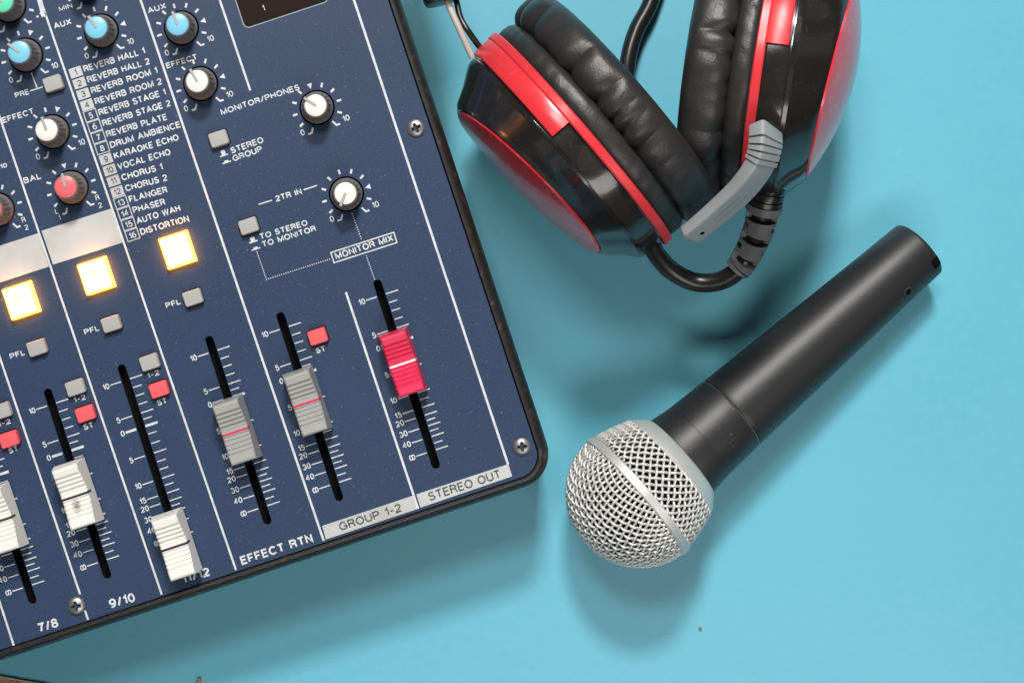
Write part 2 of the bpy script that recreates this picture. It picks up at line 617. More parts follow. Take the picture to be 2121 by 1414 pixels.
CW, CH = 400.0, 400.0
mb = MB()
prof = [(1.2, 1.5), (0.3, 4), (0, 8), (0, 40), (.25, 42.6), (.9, 44.6), (1.9, 45.9), (2.9, 46.4), (3.7, 46.4), (3.95, 46.1), (4.05, 45.4), (4.1, 39)]
rings = [rrect(CW - 2 * d, CH - 2 * d, 12.0 - d * .95, z, 10, -CW / 2, CH / 2) for d, z in prof]
mb.loft(rings, True, True)
case = mb.build('casing', M['case'], console, sharp=45)
mb = MB()
quad(mb, rrect(CW - 8.6, CH - 8.6, 7, 0, 6, -CW / 2, CH / 2), 39.3)
mb.build('inner_tray', M['hole'], console)

# knobs (base centre, cap, pointer angle clockwise from panel-up, triangle angle)
KN = [(z1(55, 35), 'cap_green', -40, None), (z1(160, 345), 'cap_blue', -35, 30), (z1(632, 195), 'cap_blue', -15, 90),
      (z1(328, 822), 'cap_white', -1, 30), (z1(445, 1170), 'cap_red', 4, 0), (z1(-15, 1308), 'cap_red', 0, 0),
      (z1(1131, 176), 'cap_blue', -3, 90), (z1(1251, 523), 'cap_white', -12, 90),
      (z4(532, 672), 'cap_white', -38, 0), (z4(715, 1210), 'cap_white', -140, 90), (z1(535, -110), 'cap_green', 10, None)]
SLOTS = [(L(96.5, 805), L(224, 1198)), (L(249.5, 755), L(377, 1148)), (L(-59, 857), L(69, 1250)),
         (L(431, 696), L(556, 1086)), (L(578.6, 647), L(704.7, 1037.6)), (L(779.6, 579.6), L(905, 970.5))]
BTN = [('g', L(112, 174)), ('g', L(454, 288)), ('g', L(515.8, 468)), ('g', L(400.6, 616)), ('g', L(232, 670)), ('g', L(78.5, 719.5)),
       ('g', L(157.8, 801.5)), ('g', L(311, 749.3)), ('g', L(5, 850)),
       ('r', L(178.4, 855.5)), ('r', L(330.6, 805.3)), ('r', L(21, 908.5)), ('r', L(658.5, 696))]
LIT = [L(368, 517.5), L(200, 571), L(45, 622)]
BW, BH = 6.55, 5.25
# display window: lower corners on the photo
dBL, dBR = L(508, 57), L(680, 3)
DW = (dBR - dBL).length
dC = (dBL + dBR) / 2 + Vector((0, 16))


def hole_loop_stadium(a, b, r):
    d = (b - a).normalized()
    s = Vector((-d.y, d.x))
    a2, b2 = a + d * r, b - d * r
    pts = []
    for i in range(9):
        t_ = -pi / 2 + pi * i / 8
        pts.append(b2 + d * (r * cos(t_)) + s * (r * sin(t_)))
    for i in range(9):
        t_ = pi / 2 + pi * i / 8
        pts.append(a2 + d * (r * cos(t_)) + s * (r * sin(t_)))
    return pts


loops = [[Vector(p[:2]) for p in rrect(CW - 8.6, CH - 8.6, 7.8, 0, 8, -CW / 2, CH / 2)]]
for a, b_ in SLOTS:
    loops.append(hole_loop_stadium(a, b_, 1.42))
for c_, _, _, _ in KN:
    loops.append([Vector(p[:2]) for p in circ(6.05, 0, 40, c_.x, c_.y)])
for _, c_ in BTN:
    loops.append([Vector(p[:2]) for p in rrect(BW + .45, BH + .45, .9, 0, 4, c_.x, c_.y)])
for c_ in LIT:
    loops.append([Vector(p[:2]) for p in rrect(10.5, 11.4, .4, 0, 3, c_.x, c_.y)])
loops.append([Vector(p[:2]) for p in rrect(DW, 32, 1.6, 0, 5, dC.x, dC.y)])
cu = bpy.data.curves.new('panel_outline', 'CURVE')
cu.dimensions = '2D'
cu.fill_mode = 'BOTH'
cu.extrude = 0.6 * MM
cu.bevel_depth = 0.12 * MM
cu.bevel_resolution = 1
cu.offset = -0.12 * MM
for lp in loops:
    sp = cu.splines.new('POLY')
    sp.points.add(len(lp) - 1)
    for pt, v in zip(sp.points, lp):
        pt.co = (v.x * MM, v.y * MM, 0, 1)
    sp.use_cyclic_u = True
tmp = bpy.data.objects.new('tmp', cu)
COL.objects.link(tmp)
me = bpy.data.meshes.new_from_object(tmp.evaluated_get(bpy.context.evaluated_depsgraph_get()))
bpy.data.objects.remove(tmp)
bpy.data.curves.remove(cu)
me.name = 'front_panel'
me.materials.clear()
me.materials.append(M['panel'])
me.polygons.foreach_set('use_smooth', [False] * len(me.polygons))
panel = bpy.data.objects.new('front_panel', me)
COL.objects.link(panel)
panel.parent = console
panel.location = (0, 0, (PZ - 0.72) * MM)

# display
mb = MB()
quad(mb, rrect(DW + 1, 33, 1.6, 0, 5, dC.x, dC.y), PZ - .9)
disp = mb.build('display', M['screen'], console)
mb = MB()
text(mb, '1', z4(196, 68), z4(208, 64), 36 / 3.0094 * PXM, PZ - .84, .13)
mb.build('display_lettering', M['print'], disp)
mb = MB()
ribbon(mb, rrect(DW + .5, 32.5, 1.8, 0, 5, dC.x, dC.y), .32, PZ + .06, True)
mb.build('display_rim', M['rim'], disp)


# --- knobs
def knob_meshes():
    mb = MB()
    N = 80
    R = []
    for z, r, fl in ((-4.5, 5.35, 0), (0.2, 5.5, 0), (.7, 5.5, 0), (1.0, 5.3, 0), (1.4, 5.1, .0), (1.8, 5.0, .22), (5, 4.7, .28), (8.2, 4.4, .28), (9.1, 4.3, .12), (9.6, 4.15, 0), (9.9, 3.9, 0)):
        ring = []
        for i in range(N):
            a = 2 * pi * i / N
            k = r - fl * (0.5 + 0.5 * cos(a * 20)) * 1.6
            ring.append((k * cos(a), k * sin(a), z))
        R.append(ring)
    mb.loft(R)
    body = mb
    cp = MB()
    cp.loft([circ(3.75, 9.5, 40), circ(3.75, 10.05, 40), circ(3.6, 10.35, 40), circ(3.1, 10.55, 40), circ(2.2, 10.7, 40), circ(1.0, 10.75, 40)])
    pt = MB()
    pt.loft([rrect(.95, 4.8, .4, 10.3, 3, 0, 2.15), rrect(.95, 4.8, .4, 10.85, 3, 0, 2.15), rrect(.7, 4.55, .3, 11.0, 3, 0, 2.15)])
    pt.loft([rrect(.95, .9, .2, 6.8, 3, 0, 4.45), rrect(.95, .75, .2, 10.8, 3, 0, 4.25)])
    return body, cp, pt


kb, kc, kp = knob_meshes()
k0 = c0 = p0 = None
for (c_, capm, ang, tri) in KN:
    if k0 is None:
        k0 = kb.build('knob', M['knob'], console, sharp=40)
        c0 = kc.build('cap', M['cap_white'], k0)
        p0 = kp.build('pointer', M['pointer'], k0)
        k, c, p = k0, c0, p0
    else:
        k, c, p = k0.copy(), c0.copy(), p0.copy()
        for q in (k, c, p):
            COL.objects.link(q)
        k.parent = console
        c.parent = k
        p.parent = k
    k.location = (c_.x * MM, c_.y * MM, PZ * MM)
    k.rotation_euler = (0, 0, -radians(ang))
    c.material_slots[0].link = 'OBJECT'
    c.material_slots[0].material = M[capm]
    cn = capm.split('_')[1]
    k['label'] = 'grey fluted knob with ' + cn + ' cap'
    c['label'] = cn + ' knob cap'

# --- printing
ZP = PZ + 0.05
pr = MB()      # lettering
sc_ = MB()     # scales, ticks, dots
sl = MB()      # separator lines


def pol(c_, ang, r):
    a = radians(ang)
    return Vector((c_.x + r * sin(a), c_.y + r * cos(a)))


def ctext(s, c_, cap, tk=.15, squeeze=1.0):
    w = text_natural(s, tk) * cap * squeeze
    text(pr, s, (c_.x - w / 2, c_.y - cap / 2), (c_.x + w / 2, c_.y - cap / 2), cap, ZP, tk)


for idx, (c_, capm, ang, tri) in enumerate(KN):
    for t_ in range(-150, 151, 30):
        if tri is not None and t_ == tri:
            d0, d1 = pol(c_, t_, 6.75), pol(c_, t_, 8.6)
            sd = Vector((cos(radians(t_)), -sin(radians(t_)))) * .95
            mb_ = [d0, d1 + sd, d1 - sd]
            quad(sc_, mb_, ZP)
            continue
        if abs(t_) == 150:
            e = pol(c_, t_, 8.9)
            s_ = 1 if t_ > 0 else -1
            ribbon(sc_, [pol(c_, t_, 7.0), e, e + Vector((s_ * 1.3, 0))], .62, ZP)
        else:
            ribbon(sc_, [pol(c_, t_, 7.1), pol(c_, t_, 8.7)], .72, ZP)
    cap = 2.05
    if idx in (4, 5):
        ctext('L', c_ + Vector((-7.3, -6.1)), cap * .9)
        ctext('1', c_ + Vector((-7.1, -8.5)), cap * .9)
        ctext('R', c_ + Vector((7.4, -6.0)), cap * .9)
        ctext('2', c_ + Vector((7.5, -8.8)), cap * .9)
    elif idx == 0:
        ctext('+15', c_ + Vector((9.4, -6.6)), cap)
    elif idx != 10:
        ctext('0', c_ + Vector((-7.4, -6.5)), cap)
        ctext('10', c_ + Vector((8.3, -6.5)), cap)

# fader scales
ROWS = [('10', 32), ('s', 50.3), ('s', 67.5), ('s', 85), ('5', 102.4), ('s', 115.5), ('0', 129.6), ('s', 146), ('s', 165.5), ('5', 184.5),
        ('s', 203), ('s', 219), ('10', 236.6), ('s', 251.5), ('15', 267), ('20', 283), ('s', 294), ('30', 305), ('s', 316), ('40', 327), ('s', 341), ('8oo', 354.5)]
for (a, b_) in SLOTS:
    ln = (a - b_).length
    for lab, y in ROWS:
        q = a.lerp(b_, y / 391.0)
        x, yy = q.x, q.y
        u = PXM
        if lab == 's':
            ribbon(sc_, [(x + 10.5 * u, yy), (x + 29 * u, yy)], .36, ZP)
        else:
            wd = .85 if lab == '0' else .38
            ribbon(sc_, [(x + 10 * u, yy), (x + 36.5 * u, yy)], wd, ZP)
            ribbon(sc_, [(x - 33 * u, yy), (x - 10 * u, yy)], wd, ZP)
            cap = 12.3 * u
            wt = text_natural(lab, .15) * cap * (.98 if lab != '8oo' else .95)
            text(pr, lab, (x - 35.5 * u - wt, yy - cap / 2), (x - 35.5 * u, yy - cap / 2), cap, ZP, .18)

# words
P3 = 1 / 3.0094 * PXM
TXT = [('MIN', z1(370, 73), z1(455, 47), 28), ('AUX', z1(340, 184), z1(449, 151), 37), ('AUX', z1(925, 88), z1(1040, 53), 37),
       ('EFFECT', z1(20, 770), z1(217, 709), 37), ('BAL', z1(152, 1147), z1(262, 1113), 38), ('EFFECT', z1(1041, 430), z1(1235, 370), 36),
       ('PRE', z1(98, 614), z1(186, 587), 34), ('10', z1(5, 1055), z1(48, 1042), 30),
       ('MONITOR/PHONES', z1(1382, 720), z4(427, 560), 37), ('STEREO', z1(1445, 960), z4(202, 888), 39), ('GROUP', z1(1456, 1009), z4(195, 945), 39),
       ('TO STEREO', z5(300, 171), z5(597, 79), 37), ('TO MONITOR', z5(314, 218), z5(650, 115), 37), ('2TR IN', z4(278, 1259), z4(440, 1209), 38),
       ('MONITOR MIX', z5(772, 294), z5(1132, 176), 42),
       ('PFL', z2(66, 825), z2(161, 795), 35), ('PFL', z2(530, 673), z2(624, 643), 35), ('PFL', z2(1038, 508), z2(1131, 478), 35),
       ('1-2', z2(463, 1095), z2(539, 1071), 32), ('1-2', z2(921, 943), z2(998, 918), 32), ('1-2', z2(-8, 1247), z2(72, 1221), 32),
       ('ST', z2(525, 1266), z2(588, 1246), 36), ('ST', z2(985, 1115), z2(1046, 1095), 36), ('ST', z2(58, 1413), z2(120, 1392), 36),
       ('ST', z5(650, 880), z5(709, 861), 34),
       ('EFFECT RTN', z6(305, 1112), z6(752, 966), 55), ('9/10', z3(683, 953), z3(840, 908), 58), ('7/8', z3(243, 1103), z3(366, 1063), 58),
       ('11/12', z3(1133, 799), z3(1302, 748), 55)]
for s, a, b_, cap in TXT:
    text(pr, s, a, b_, cap * P3, ZP, .195 if cap < 50 else .205)
# effect list with numbered boxes
REV = [('REVERB HALL 1', 908, 335), ('REVERB HALL 2', 938, 400), ('REVERB ROOM 1', 986, 457), ('REVERB ROOM 2', 1014, 525), ('REVERB STAGE 1', 1038, 592),
       ('REVERB STAGE 2', 1068, 661), ('REVERB PLATE', 1046, 747), ('DRUM AMBIENCE', 1130, 794), ('KARAOKE ECHO', 1118, 874), ('VOCAL ECHO', 1067, 965),
       ('CHORUS 1', 1018, 1057), ('CHORUS 2', 1047, 1125), ('FLANGER', 1047, 1200), ('PHASER', 1034, 1276), ('AUTO WAH', 1128, 1315), ('DISTORTION', 1182, 1380)]
nb = MB()
nbt = MB()
for i, (s, rx, ry) in enumerate(REV):
    cpt = L(157 + 7.83 * i, 150 + 22.47 * i)
    w_, h_ = 26.0 * PXM, 20.4 * PXM
    if (i // 4) % 2 == 0:
        quad(nb, [(cpt.x - w_ / 2, cpt.y - h_ / 2), (cpt.x + w_ / 2, cpt.y - h_ / 2), (cpt.x + w_ / 2, cpt.y + h_ / 2), (cpt.x - w_ / 2, cpt.y + h_ / 2)], ZP)
        dst, zz = nbt, ZP + .07
    else:
        ribbon(nb, [(cpt.x - w_ / 2, cpt.y - h_ / 2), (cpt.x + w_ / 2, cpt.y - h_ / 2), (cpt.x + w_ / 2, cpt.y + h_ / 2 + .25), (cpt.x - w_ / 2, cpt.y + h_ / 2 + .25)], .34, ZP, True)
        dst, zz = pr, ZP
    num = str(i + 1)
    cap = 12.8 * PXM
    tk = .15 if dst is nbt else .16
    wt = text_natural(num, tk) * cap
    text(dst, num, (cpt.x - wt / 2, cpt.y - cap / 2), (cpt.x + wt / 2, cpt.y - cap / 2), cap, zz, tk)
    text(pr, s, z1(527 + 23.56 * i, 452 + 67.6 * i), z1(rx, ry), 41 * P3, ZP, .19)

# push-switch symbols
for (a, b_, bx, bw, bh) in ((z1(1372, 978), z1(1422, 961), .5, 26, 34), (z1(1387, 1021), z1(1440, 1004), .5, 24, 13),
                            (z5(230, 191), z5(283, 174), .48, 28, 30), (z5(245, 236), z5(298, 219), .5, 26, 13)):
    ribbon(sc_, [a, b_], .42, ZP)
    c_ = a.lerp(b_, bx)
    quad(sc_, [(c_.x - bw * P3 / 2, c_.y + .22), (c_.x + bw * P3 / 2, c_.y + .22), (c_.x + bw * P3 / 2, c_.y + bh * P3), (c_.x - bw * P3 / 2, c_.y + bh * P3)], ZP)
for a, b_ in ((z4(168, 1274), z4(252, 1248)), (z4(448, 1184), z4(532, 1156))):
    ribbon(sc_, [a, b_], .45, ZP)
ribbon(sc_, [z5(738, 250), z5(1130, 124), z5(1150, 188), z5(758, 313)], .42, ZP, True)
for a, b_ in ((z1(195, 455), z1(231, 548)), (z1(188, 568), z1(268, 543))):
    ribbon(sc_, [a, b_], .36, ZP)


def dots(a, b_, last=True):
    n = max(1, round((b_ - a).length / (4.75 * PXM)))
    for i in range(n + (1 if last else 0)):
        q = a.lerp(b_, i / n)
        quad(sc_, circ(.21, 0, 8, q.x, q.y), ZP)


dots(z4(752, 1335), L(748, 494))
dots(z5(960, 272), z5(1010, 415))
dots(z5(277, 245), z5(337, 418))
dots(z5(350, 413), z5(730, 291))
# separator lines
for a, b_, wpx in (((-83, 0), (335, 1230), 4.2), ((84, 0), (489, 1180), 4.2), ((0, 741), (166, 1230), 4.2), ((176, 1263.5), (182.7, 1282.6), 4.2),
                   ((-35, 1140), (28.5, 1335.6), 4.2), ((291, 0), (670.5, 1119), 4.6), ((455, 0), (518.4, 187.7), 4.4),
                   ((716.5, 605), (866, 1052.5), 4.6), ((733, 0), (1052.5, 962), 4.8), ((-60, 570), (0, 741), 4.2)):
    d = (Vector(b_) - Vector(a)).normalized()
    if a[1] == 0:
        a = (a[0] - d.x * 180, a[1] - d.y * 180)
    ribbon(sl, [L(*a), L(*b_)], wpx * PXM, ZP)
ribbon(sl, [L(66, -60), L(91, 34)], 10 * PXM, ZP)
pr.build('printed_lettering', M['print'], panel, (0, 0, -(PZ - .72)), smooth=False, fix=False)
sc_.build('printed_scale', M['print'], panel, (0, 0, -(PZ - .72)), smooth=False, fix=False)
sl.build('printed_divider', M['print'], panel, (0, 0, -(PZ - .72)), smooth=False, fix=False)
nbo = nb.build('number_boxes', M['strip'], panel, (0, 0, -(PZ - .72)), smooth=False, fix=False)
nbt.build('box_numerals', M['ink'], panel, (0, 0, -(PZ - .72)), smooth=False, fix=False)


# white write-on strips
def strip(pts, letter=None):
    mb = MB()
    quad(mb, pts, ZP + .02)
    o = mb.build('label_strip', M['strip'], console, smooth=False)
    if letter:
        s, a, b_, cap = letter
        t_ = MB()
        text(t_, s, a, b_, cap, ZP + .09, .165)
        t_.build('lettering', M['ink_grey'], o, smooth=False, fix=False)
        o['label'] = 'white strip reading ' + s
    else:
        o['label'] = 'blank white write-on strip'
    return o


strip([L(86, 478), L(233.6, 431), L(256, 501.6), L(110, 548)])
strip([L(-62, 529), L(79, 483), L(101.4, 552), L(-40, 598)])
strip([z6(805, 868), z6(1368, 680), z6(1400, 762), z6(828, 952)], ('GROUP 1-2', z6(918, 900), z6(1305, 776), 53 * P3))
strip([z7(425, 1213), z7(924, 1049), z7(945, 1115), z7(447, 1285)], ('STEREO OUT', z7(498, 1250), z7(890, 1122), 48 / 2.619 * PXM))


# --- buttons
def button(w, h, top, parent, name, m_):
    mb = MB()
    mb.loft([rrect(w, h, .7, -4, 4), rrect(w, h, .7, top - .7, 4), rrect(w - .15, h - .15, .7, top - .3, 4), rrect(w - .6, h - .6, .6, top, 4), rrect(w - 2.2, h - 2.2, .5, top + .06, 4)])
    return mb.build(name, m_, parent)


b0 = None
for kind, c_ in BTN:
    if b0 is None:
        b0 = b = button(BW - .1, BH - .1, 2.5, console, 'push_button', M['btn_grey'])
    else:
        b = b0.copy()
        COL.objects.link(b)
        b.parent = console
    b.location = (c_.x * MM, c_.y * MM, PZ * MM)
    b.material_slots[0].link = 'OBJECT'
    b.material_slots[0].material = M['btn_grey' if kind == 'g' else 'btn_red']
    b['label'] = ('pale grey' if kind == 'g' else 'red') + ' push button'
l0 = None
for c_ in LIT:
    if l0 is None:
        mb = MB()
        w, h = 10.1, 11.0
        mb.loft([rrect(w, h, .35, -4, 3), rrect(w, h, .35, 2.1, 3)], True, False, mi=1)
        mb.loft([rrect(w, h, .35, 2.1, 3), rrect(w - .5, h - .5, .35, 2.4, 3), rrect(w - 1.2, h - 1.2, .3, 2.46, 3)], False, False, mi=2)
        mb.loft([rrect(w - 1.2, h - 1.2, .3, 2.46, 3), rrect(w - 2.4, h - 2.4, .3, 2.5, 3)], False, True, mi=0)
        l0 = b = mb.build('lit_button', [M['lit'], M['lit_side'], M['lit_edge']], console)
        t_ = MB()
        text(t_, 'ON', (-2.35, -.1), (2.35, -.1), 2.5, 2.55, .15)
        x0 = x = t_.build('lettering', M['lit_ink'], b, smooth=False, fix=False)
    else:
        b, x = l0.copy(), x0.copy()
        COL.objects.link(b)
        COL.objects.link(x)
        b.parent = console
        x.parent = b
    b.location = (c_.x * MM, c_.y * MM, PZ * MM)
    b['label'] = 'glowing square button marked ON'


# --- faders
def fader_profile():
    half = [(11.15, 0.0), (10.75, 6.5), (10.5, 9.4), (10.2, 9.95), (9.7, 10.2), (7.7, 9.9)]
    y = 7.6
    z = 9.85
    for i in range(4):
        half += [(y - .80, z - .82), (y - .92, z - .62), (y - 1.10, z - .48), (y - 1.46, z - .48)]
        y -= 1.5
        z -= .50
    half += [(1.35, 7.7), (1.0, 7.75), (.75, 8.1)]
    up = half
    dn = [(-a, b_) for a, b_ in reversed(half)]
    return up + dn


def fader_mesh():
    prof = fader_profile()
    mb = MB()
    rows = []
    for (y, z) in prof:
        hw = 5.45 - .105 * z if z > 0 else 5.45
        e = .42 if z > 7 else .3
        row = [(-5.45, y * 1.0 if z <= 0 else (11.15 if y > 0 else -11.15) * (abs(y) / 11.15), 0.0) if z > 0 else (-5.45, y, 0.0),
               (-hw, y, max(0, z - e)), (-hw + e, y, z), (hw - e, y, z), (hw, y, max(0, z - e)), (5.45, y, 0.0)]
        rows.append(row)
    mb.loft(rows, False, False, closed=False)
    ln = MB()
    zc, hw = 8.22, 5.45 - .105 * 8.2
    pts = [(-5.0, 4.0), (-hw - .04, zc - .42), (-hw + .42, zc), (hw - .42, zc), (hw + .04, zc - .42), (5.05, 4.0)]
    V, Fc = [], []
    for x_, z_ in pts:
        V += [(x_, -.36, z_), (x_, .36, z_)]
    for i in range(len(pts) - 1):
        Fc.append((2 * i, 2 * i + 1, 2 * i + 3, 2 * i + 2))
    ln.add(V, Fc)
    st = MB()
    st.loft([rrect(1.6, 7, .3, -6), rrect(1.6, 7, .3, 1)])
    return mb, ln, st


fm, fl, fs = fader_mesh()
f0 = None
FAD = [(0, L(165.5, 1019), 'fader_dirty', 'line_black', 'white fader cap with brown smudge'), (1, L(371, 1121), 'fader_white', 'line_black', 'white fader cap pulled right down'),
       (2, L(10, 1069.7), 'fader_white', 'line_black', 'white fader cap'), (3, L(495, 887), 'fader_grey', 'line_red', 'grey fader cap with red line'),
       (4, L(637, 829), 'fader_grey', 'line_red', 'grey fader cap with red line'), (5, L(834.5, 748.5), 'fader_red', 'line_white', 'crimson fader cap with white line')]
for si, pt, fmn, lmn, lab in FAD:
    a, b_ = SLOTS[si]
    d = (b_ - a).normalized()
    q = a + d * (pt - a).dot(d)
    if f0 is None:
        f0 = f = fm.build('fader_cap', M['fader_white'], console, sharp=28)
        x0 = x = fl.build('indicator_line', M['line_black'], f)
        s0 = s = fs.build('fader_stem', M['hole'], f)
    else:
        f, x, s = f0.copy(), x0.copy(), s0.copy()
        for o in (f, x, s):
            COL.objects.link(o)
        f.parent = console
        x.parent = f
        s.parent = f
    f.location = (q.x * MM, q.y * MM, (PZ + 1.6) * MM)
    for o, mn in ((f, fmn), (x, lmn)):
        o.material_slots[0].link = 'OBJECT'
        o.material_slots[0].material = M[mn]
    f['label'] = lab

# --- screws
mb = MB()
N, K = 64, 26
V, Fc = [], []
for j in range(K + 1):
    r = 3.05 * (j / K)
    for i in range(N):
        a = 2 * pi * i / N
        x, y = r * cos(a), r * sin(a)
        z = 1.55 * sqrt(max(0, 1 - (r / 3.15) ** 2)) + .1
        def arm(u, v):
            w_ = .62 - .18 * (abs(u) / 1.7)
            return max(0, min(1, (w_ - abs(v)) / .16)) * max(0, min(1, (1.75 - abs(u)) / .25))
        z -= 1.9 * max(arm(x, y), arm(y, x)) * (1 - .25 * r / 3)
        V.append((x, y, z))
for j in range(K):
    for i in range(N):
        k = (i + 1) % N
        Fc.append((j * N + i, j * N + k, (j + 1) * N + k, (j + 1) * N + i))
mb.add(V, Fc)
mb.loft([circ(3.05, .1 + 1.55 * sqrt(1 - (3.05 / 3.15) ** 2), N), circ(3.1, 0, N)], False, False)
s0 = None
for px, py, rz in ((861.5, 265.5, 25), (1081, 924, 8), (158.5, 1253.5, 12)):
    q = L(px, py)
    if s0 is None:
        s0 = s = mb.build('screw', M['screw'], console, sharp=50)
    else:
        s = s0.copy()
        COL.objects.link(s)
        s.parent = console
    s.location = (q.x * MM, q.y * MM, (PZ + .02) * MM)
    s.rotation_euler = (0, 0, radians(rz) - TH)

# ------------------------------------------------------------------ the microphone
R_BALL = 25.1
A = W(1320, 1025, R_BALL)
B = W(1904, 515, 11.6)
ax = (B - A).normalized()                       # towards the tail
side = Vector((0, 0, 1)).cross(ax).normalized()
upv = ax.cross(side)
mic = empty('microphone', (A.x, A.y, 0), 0, label='black handheld microphone with silver mesh ball grille', category='microphone')
A0 = Vector((A.x, A.y, 0))


def mp(s, r, ph):
    """axis position s measured from the ball's band (mm), radius, angle (0 = up)"""
    return A - A0 + ax * s + upv * (r * cos(ph)) + side * (r * sin(ph))


def mlathe(prof, n=64, cap0=True, cap1=True):
    mb = MB()
    mb.loft([[mp(s, r, 2 * pi * i / n) for i in range(n)] for s, r in prof], cap0, cap1)
    return mb


LEN = (B - A).length
mlathe([(19.5, 14), (20.5, 16.4), (21.5, 16.5), (29.0, 15.55), (29.05, 15.43), (29.3, 15.43), (29.35, 15.55), (36, 15.2), (44.0, 14.85), (44.3, 14.75)]).build('collar', M['mic_body'], mic, sharp=40)
hd = mlathe([(44.3, 14.2), (44.75, 14.2), (44.8, 14.62), (45.2, 14.75), (47, 14.72), (60, 14.2), (90, 13.05), (120, 11.95), (LEN - 1.2, 11.5), (LEN - .5, 11.35), (LEN, 10.9), (LEN, 9.9), (LEN - 9, 9.8)]).build('handle', M['mic_body'], mic, sharp=40)
mlathe([(44.1, 14.66), (44.35, 14.86), (44.6, 14.66)], cap0=False, cap1=False).build('seam_ring', mat('bare_metal_edge', (0.30, 0.28, 0.26), 0.35, metal=0.8), mic)
# end notch and set-screw hole
mb = MB()
ph = -radians(52)


def mic_patch(s, ph, ds, dp, r, n=14):
    pts = []
    for i in range(n):
        a = 2 * pi * i / n
        pts.append(mp(s + ds * cos(a), r, ph + dp * sin(a)))
    return pts


def mic_find(tx, ty, s0, s1, r):
    """place on the handle (axis position, angle) that faces up and lies nearest a photo pixel"""
    best = None
    for j in range(25):
        sv_ = s0 + (s1 - s0) * j / 24
        for k in range(0, 360, 2):
            pv = radians(k)
            nv = upv * cos(pv) + side * sin(pv)
            if nv.z < .30:
                continue
            p = mp(sv_, r, pv) + A0
            q = (NX + p.x * FOC / (CAM_H - p.z), NY - p.y * FOC / (CAM_H - p.z))
            dd = hypot(q[0] - tx, q[1] - ty)
            if best is None or dd < best[0]:
                best = (dd, sv_, pv)
    return best[1], best[2]


hs_, phh = mic_find(1880, 604, LEN - 20, LEN - 5, 11.6)
rs_ = 11.5 + (LEN - 1.2 - hs_) * .45 / (LEN - 121.2)
rings = [mic_patch(hs_, phh, 1.75, .15, rs_ - .1), mic_patch(hs_, phh, 1.7, .145, rs_ + .08), mic_patch(hs_, phh, 1.4, .12, rs_ + .12), mic_patch(hs_, phh, 1.35, .115, rs_ + .14), mic_patch(hs_, phh, .6, .05, rs_ + .10)]
mb.loft(rings, False, True)
mb.mi = [0] * 42 + [1] * (len(mb.mi) - 42)
mb.build('set_screw_hole', [mat('worn_hole_rim', (0.06, 0.06, 0.06), 0.35), M['hole']], hd)
mb = MB()
_, pa = mic_find(1931, 548, LEN - 1.5, LEN - 1.4, 11.5)
dps = [-.17, -.1, -.03, .03, .1, .17]
mb.loft([[mp(s_, r_, pa + d_) for d_ in dps] for s_, r_ in ((LEN - 3.4, 11.3), (LEN - 3.35, 11.69), (LEN - .9, 11.60), (LEN - .4, 11.45), (LEN + .06, 11.0), (LEN + .06, 10.0))], False, False, closed=False)
mb.build('end_notch', M['hole'], hd)
mlathe([(LEN - 6, 9.9), (LEN - 5.8, 9.0)], 32, True, True).build('connector', M['hole'], mic)
# silver rings
mlathe([(-1.6, 24.4), (-1.6, 25.6), (-1.2, 26.0), (.8, 26.0), (.9, 25.7), (1.4, 25.7), (1.7, 25.2), (1.7, 24.4)], cap0=False, cap1=False).build('grille_band', M['mic_band'], mic, sharp=40)
mlathe([(14.6, 19.8), (14.7, 21.3), (15.3, 21.5), (16.4, 21.0), (20.2, 17.6), (20.6, 17.0), (20.6, 15.0)], cap0=False, cap1=False).build('grille_collar', M['mic_band'], mic, sharp=40)


def rear_r(s):          # radius of the rear half of the grille
    t_ = s / 15.5
    return 24.8 - 3.5 * t_ ** 1.5 - .5 * t_


# dark foam inside
fo = [(-23.2, .5), (-22.5, 6), (-19.5, 12.9), (-14, 18.8), (-7, 22.4), (0, 23.1)]
fo += [(s, rear_r(s) - 1.7) for s in (4, 8, 12, 16)]
mlathe(fo, 48).build('foam_liner', M['foam'], mic)
mb = MB()
SP, WR, AMP = 2.42, .47, .42


def tube_pts(pts, nrm, r=WR, n=6):
    rings = []
    Lp = len(pts)
    for i, p in enumerate(pts):
        t_ = (pts[min(i + 1, Lp - 1)] - pts[max(i - 1, 0)]).normalized()
        u = nrm[i]
        u = (u - t_ * u.dot(t_)).normalized()
        w = t_.cross(u)
        rings.append([p + u * (r * cos(2 * pi * k / n)) + w * (r * sin(2 * pi * k / n)) for k in range(n)])
    mb.loft(rings, False, False)


# front dome: a square weave pressed over the ball
Rr = R_BALL - .2
lim = Rr * pi / 2
rot = radians(24)
for fam in (0, 1):
    nW = int(lim / SP)
    for i in range(-nW, nW + 1):
        off = i * SP
        half = sqrt(max(0, lim * lim - off * off))
        steps = max(3, int(2 * half / (SP / 4)))
        pts, nr = [], []
        for k in range(steps + 1):
            q = -half + 2 * half * k / steps
            xx, yy = (off, q) if fam == 0 else (q, off)
            # gentle irregularity of the pressed mesh
            xx += .28 * sin(yy * .21 + i * .3)
            yy += .28 * sin(xx * .19 + 1.3)
            dist = hypot(xx, yy)
            th = min(dist / Rr, pi / 2)
            ph = atan2(yy, xx) + rot
            s = -Rr * cos(th) * .98
            r = Rr * sin(th)
            nv = (-ax * cos(th) + (upv * cos(ph) + side * sin(ph)) * sin(th)).normalized()
            j = q / SP
            o_ = AMP * cos(pi * j) * (1 if i % 2 == 0 else -1) * (1 if fam == 0 else -1)
            pts.append(mp(s, r, ph) + nv * o_)
            nr.append(nv)
        tube_pts(pts, nr)
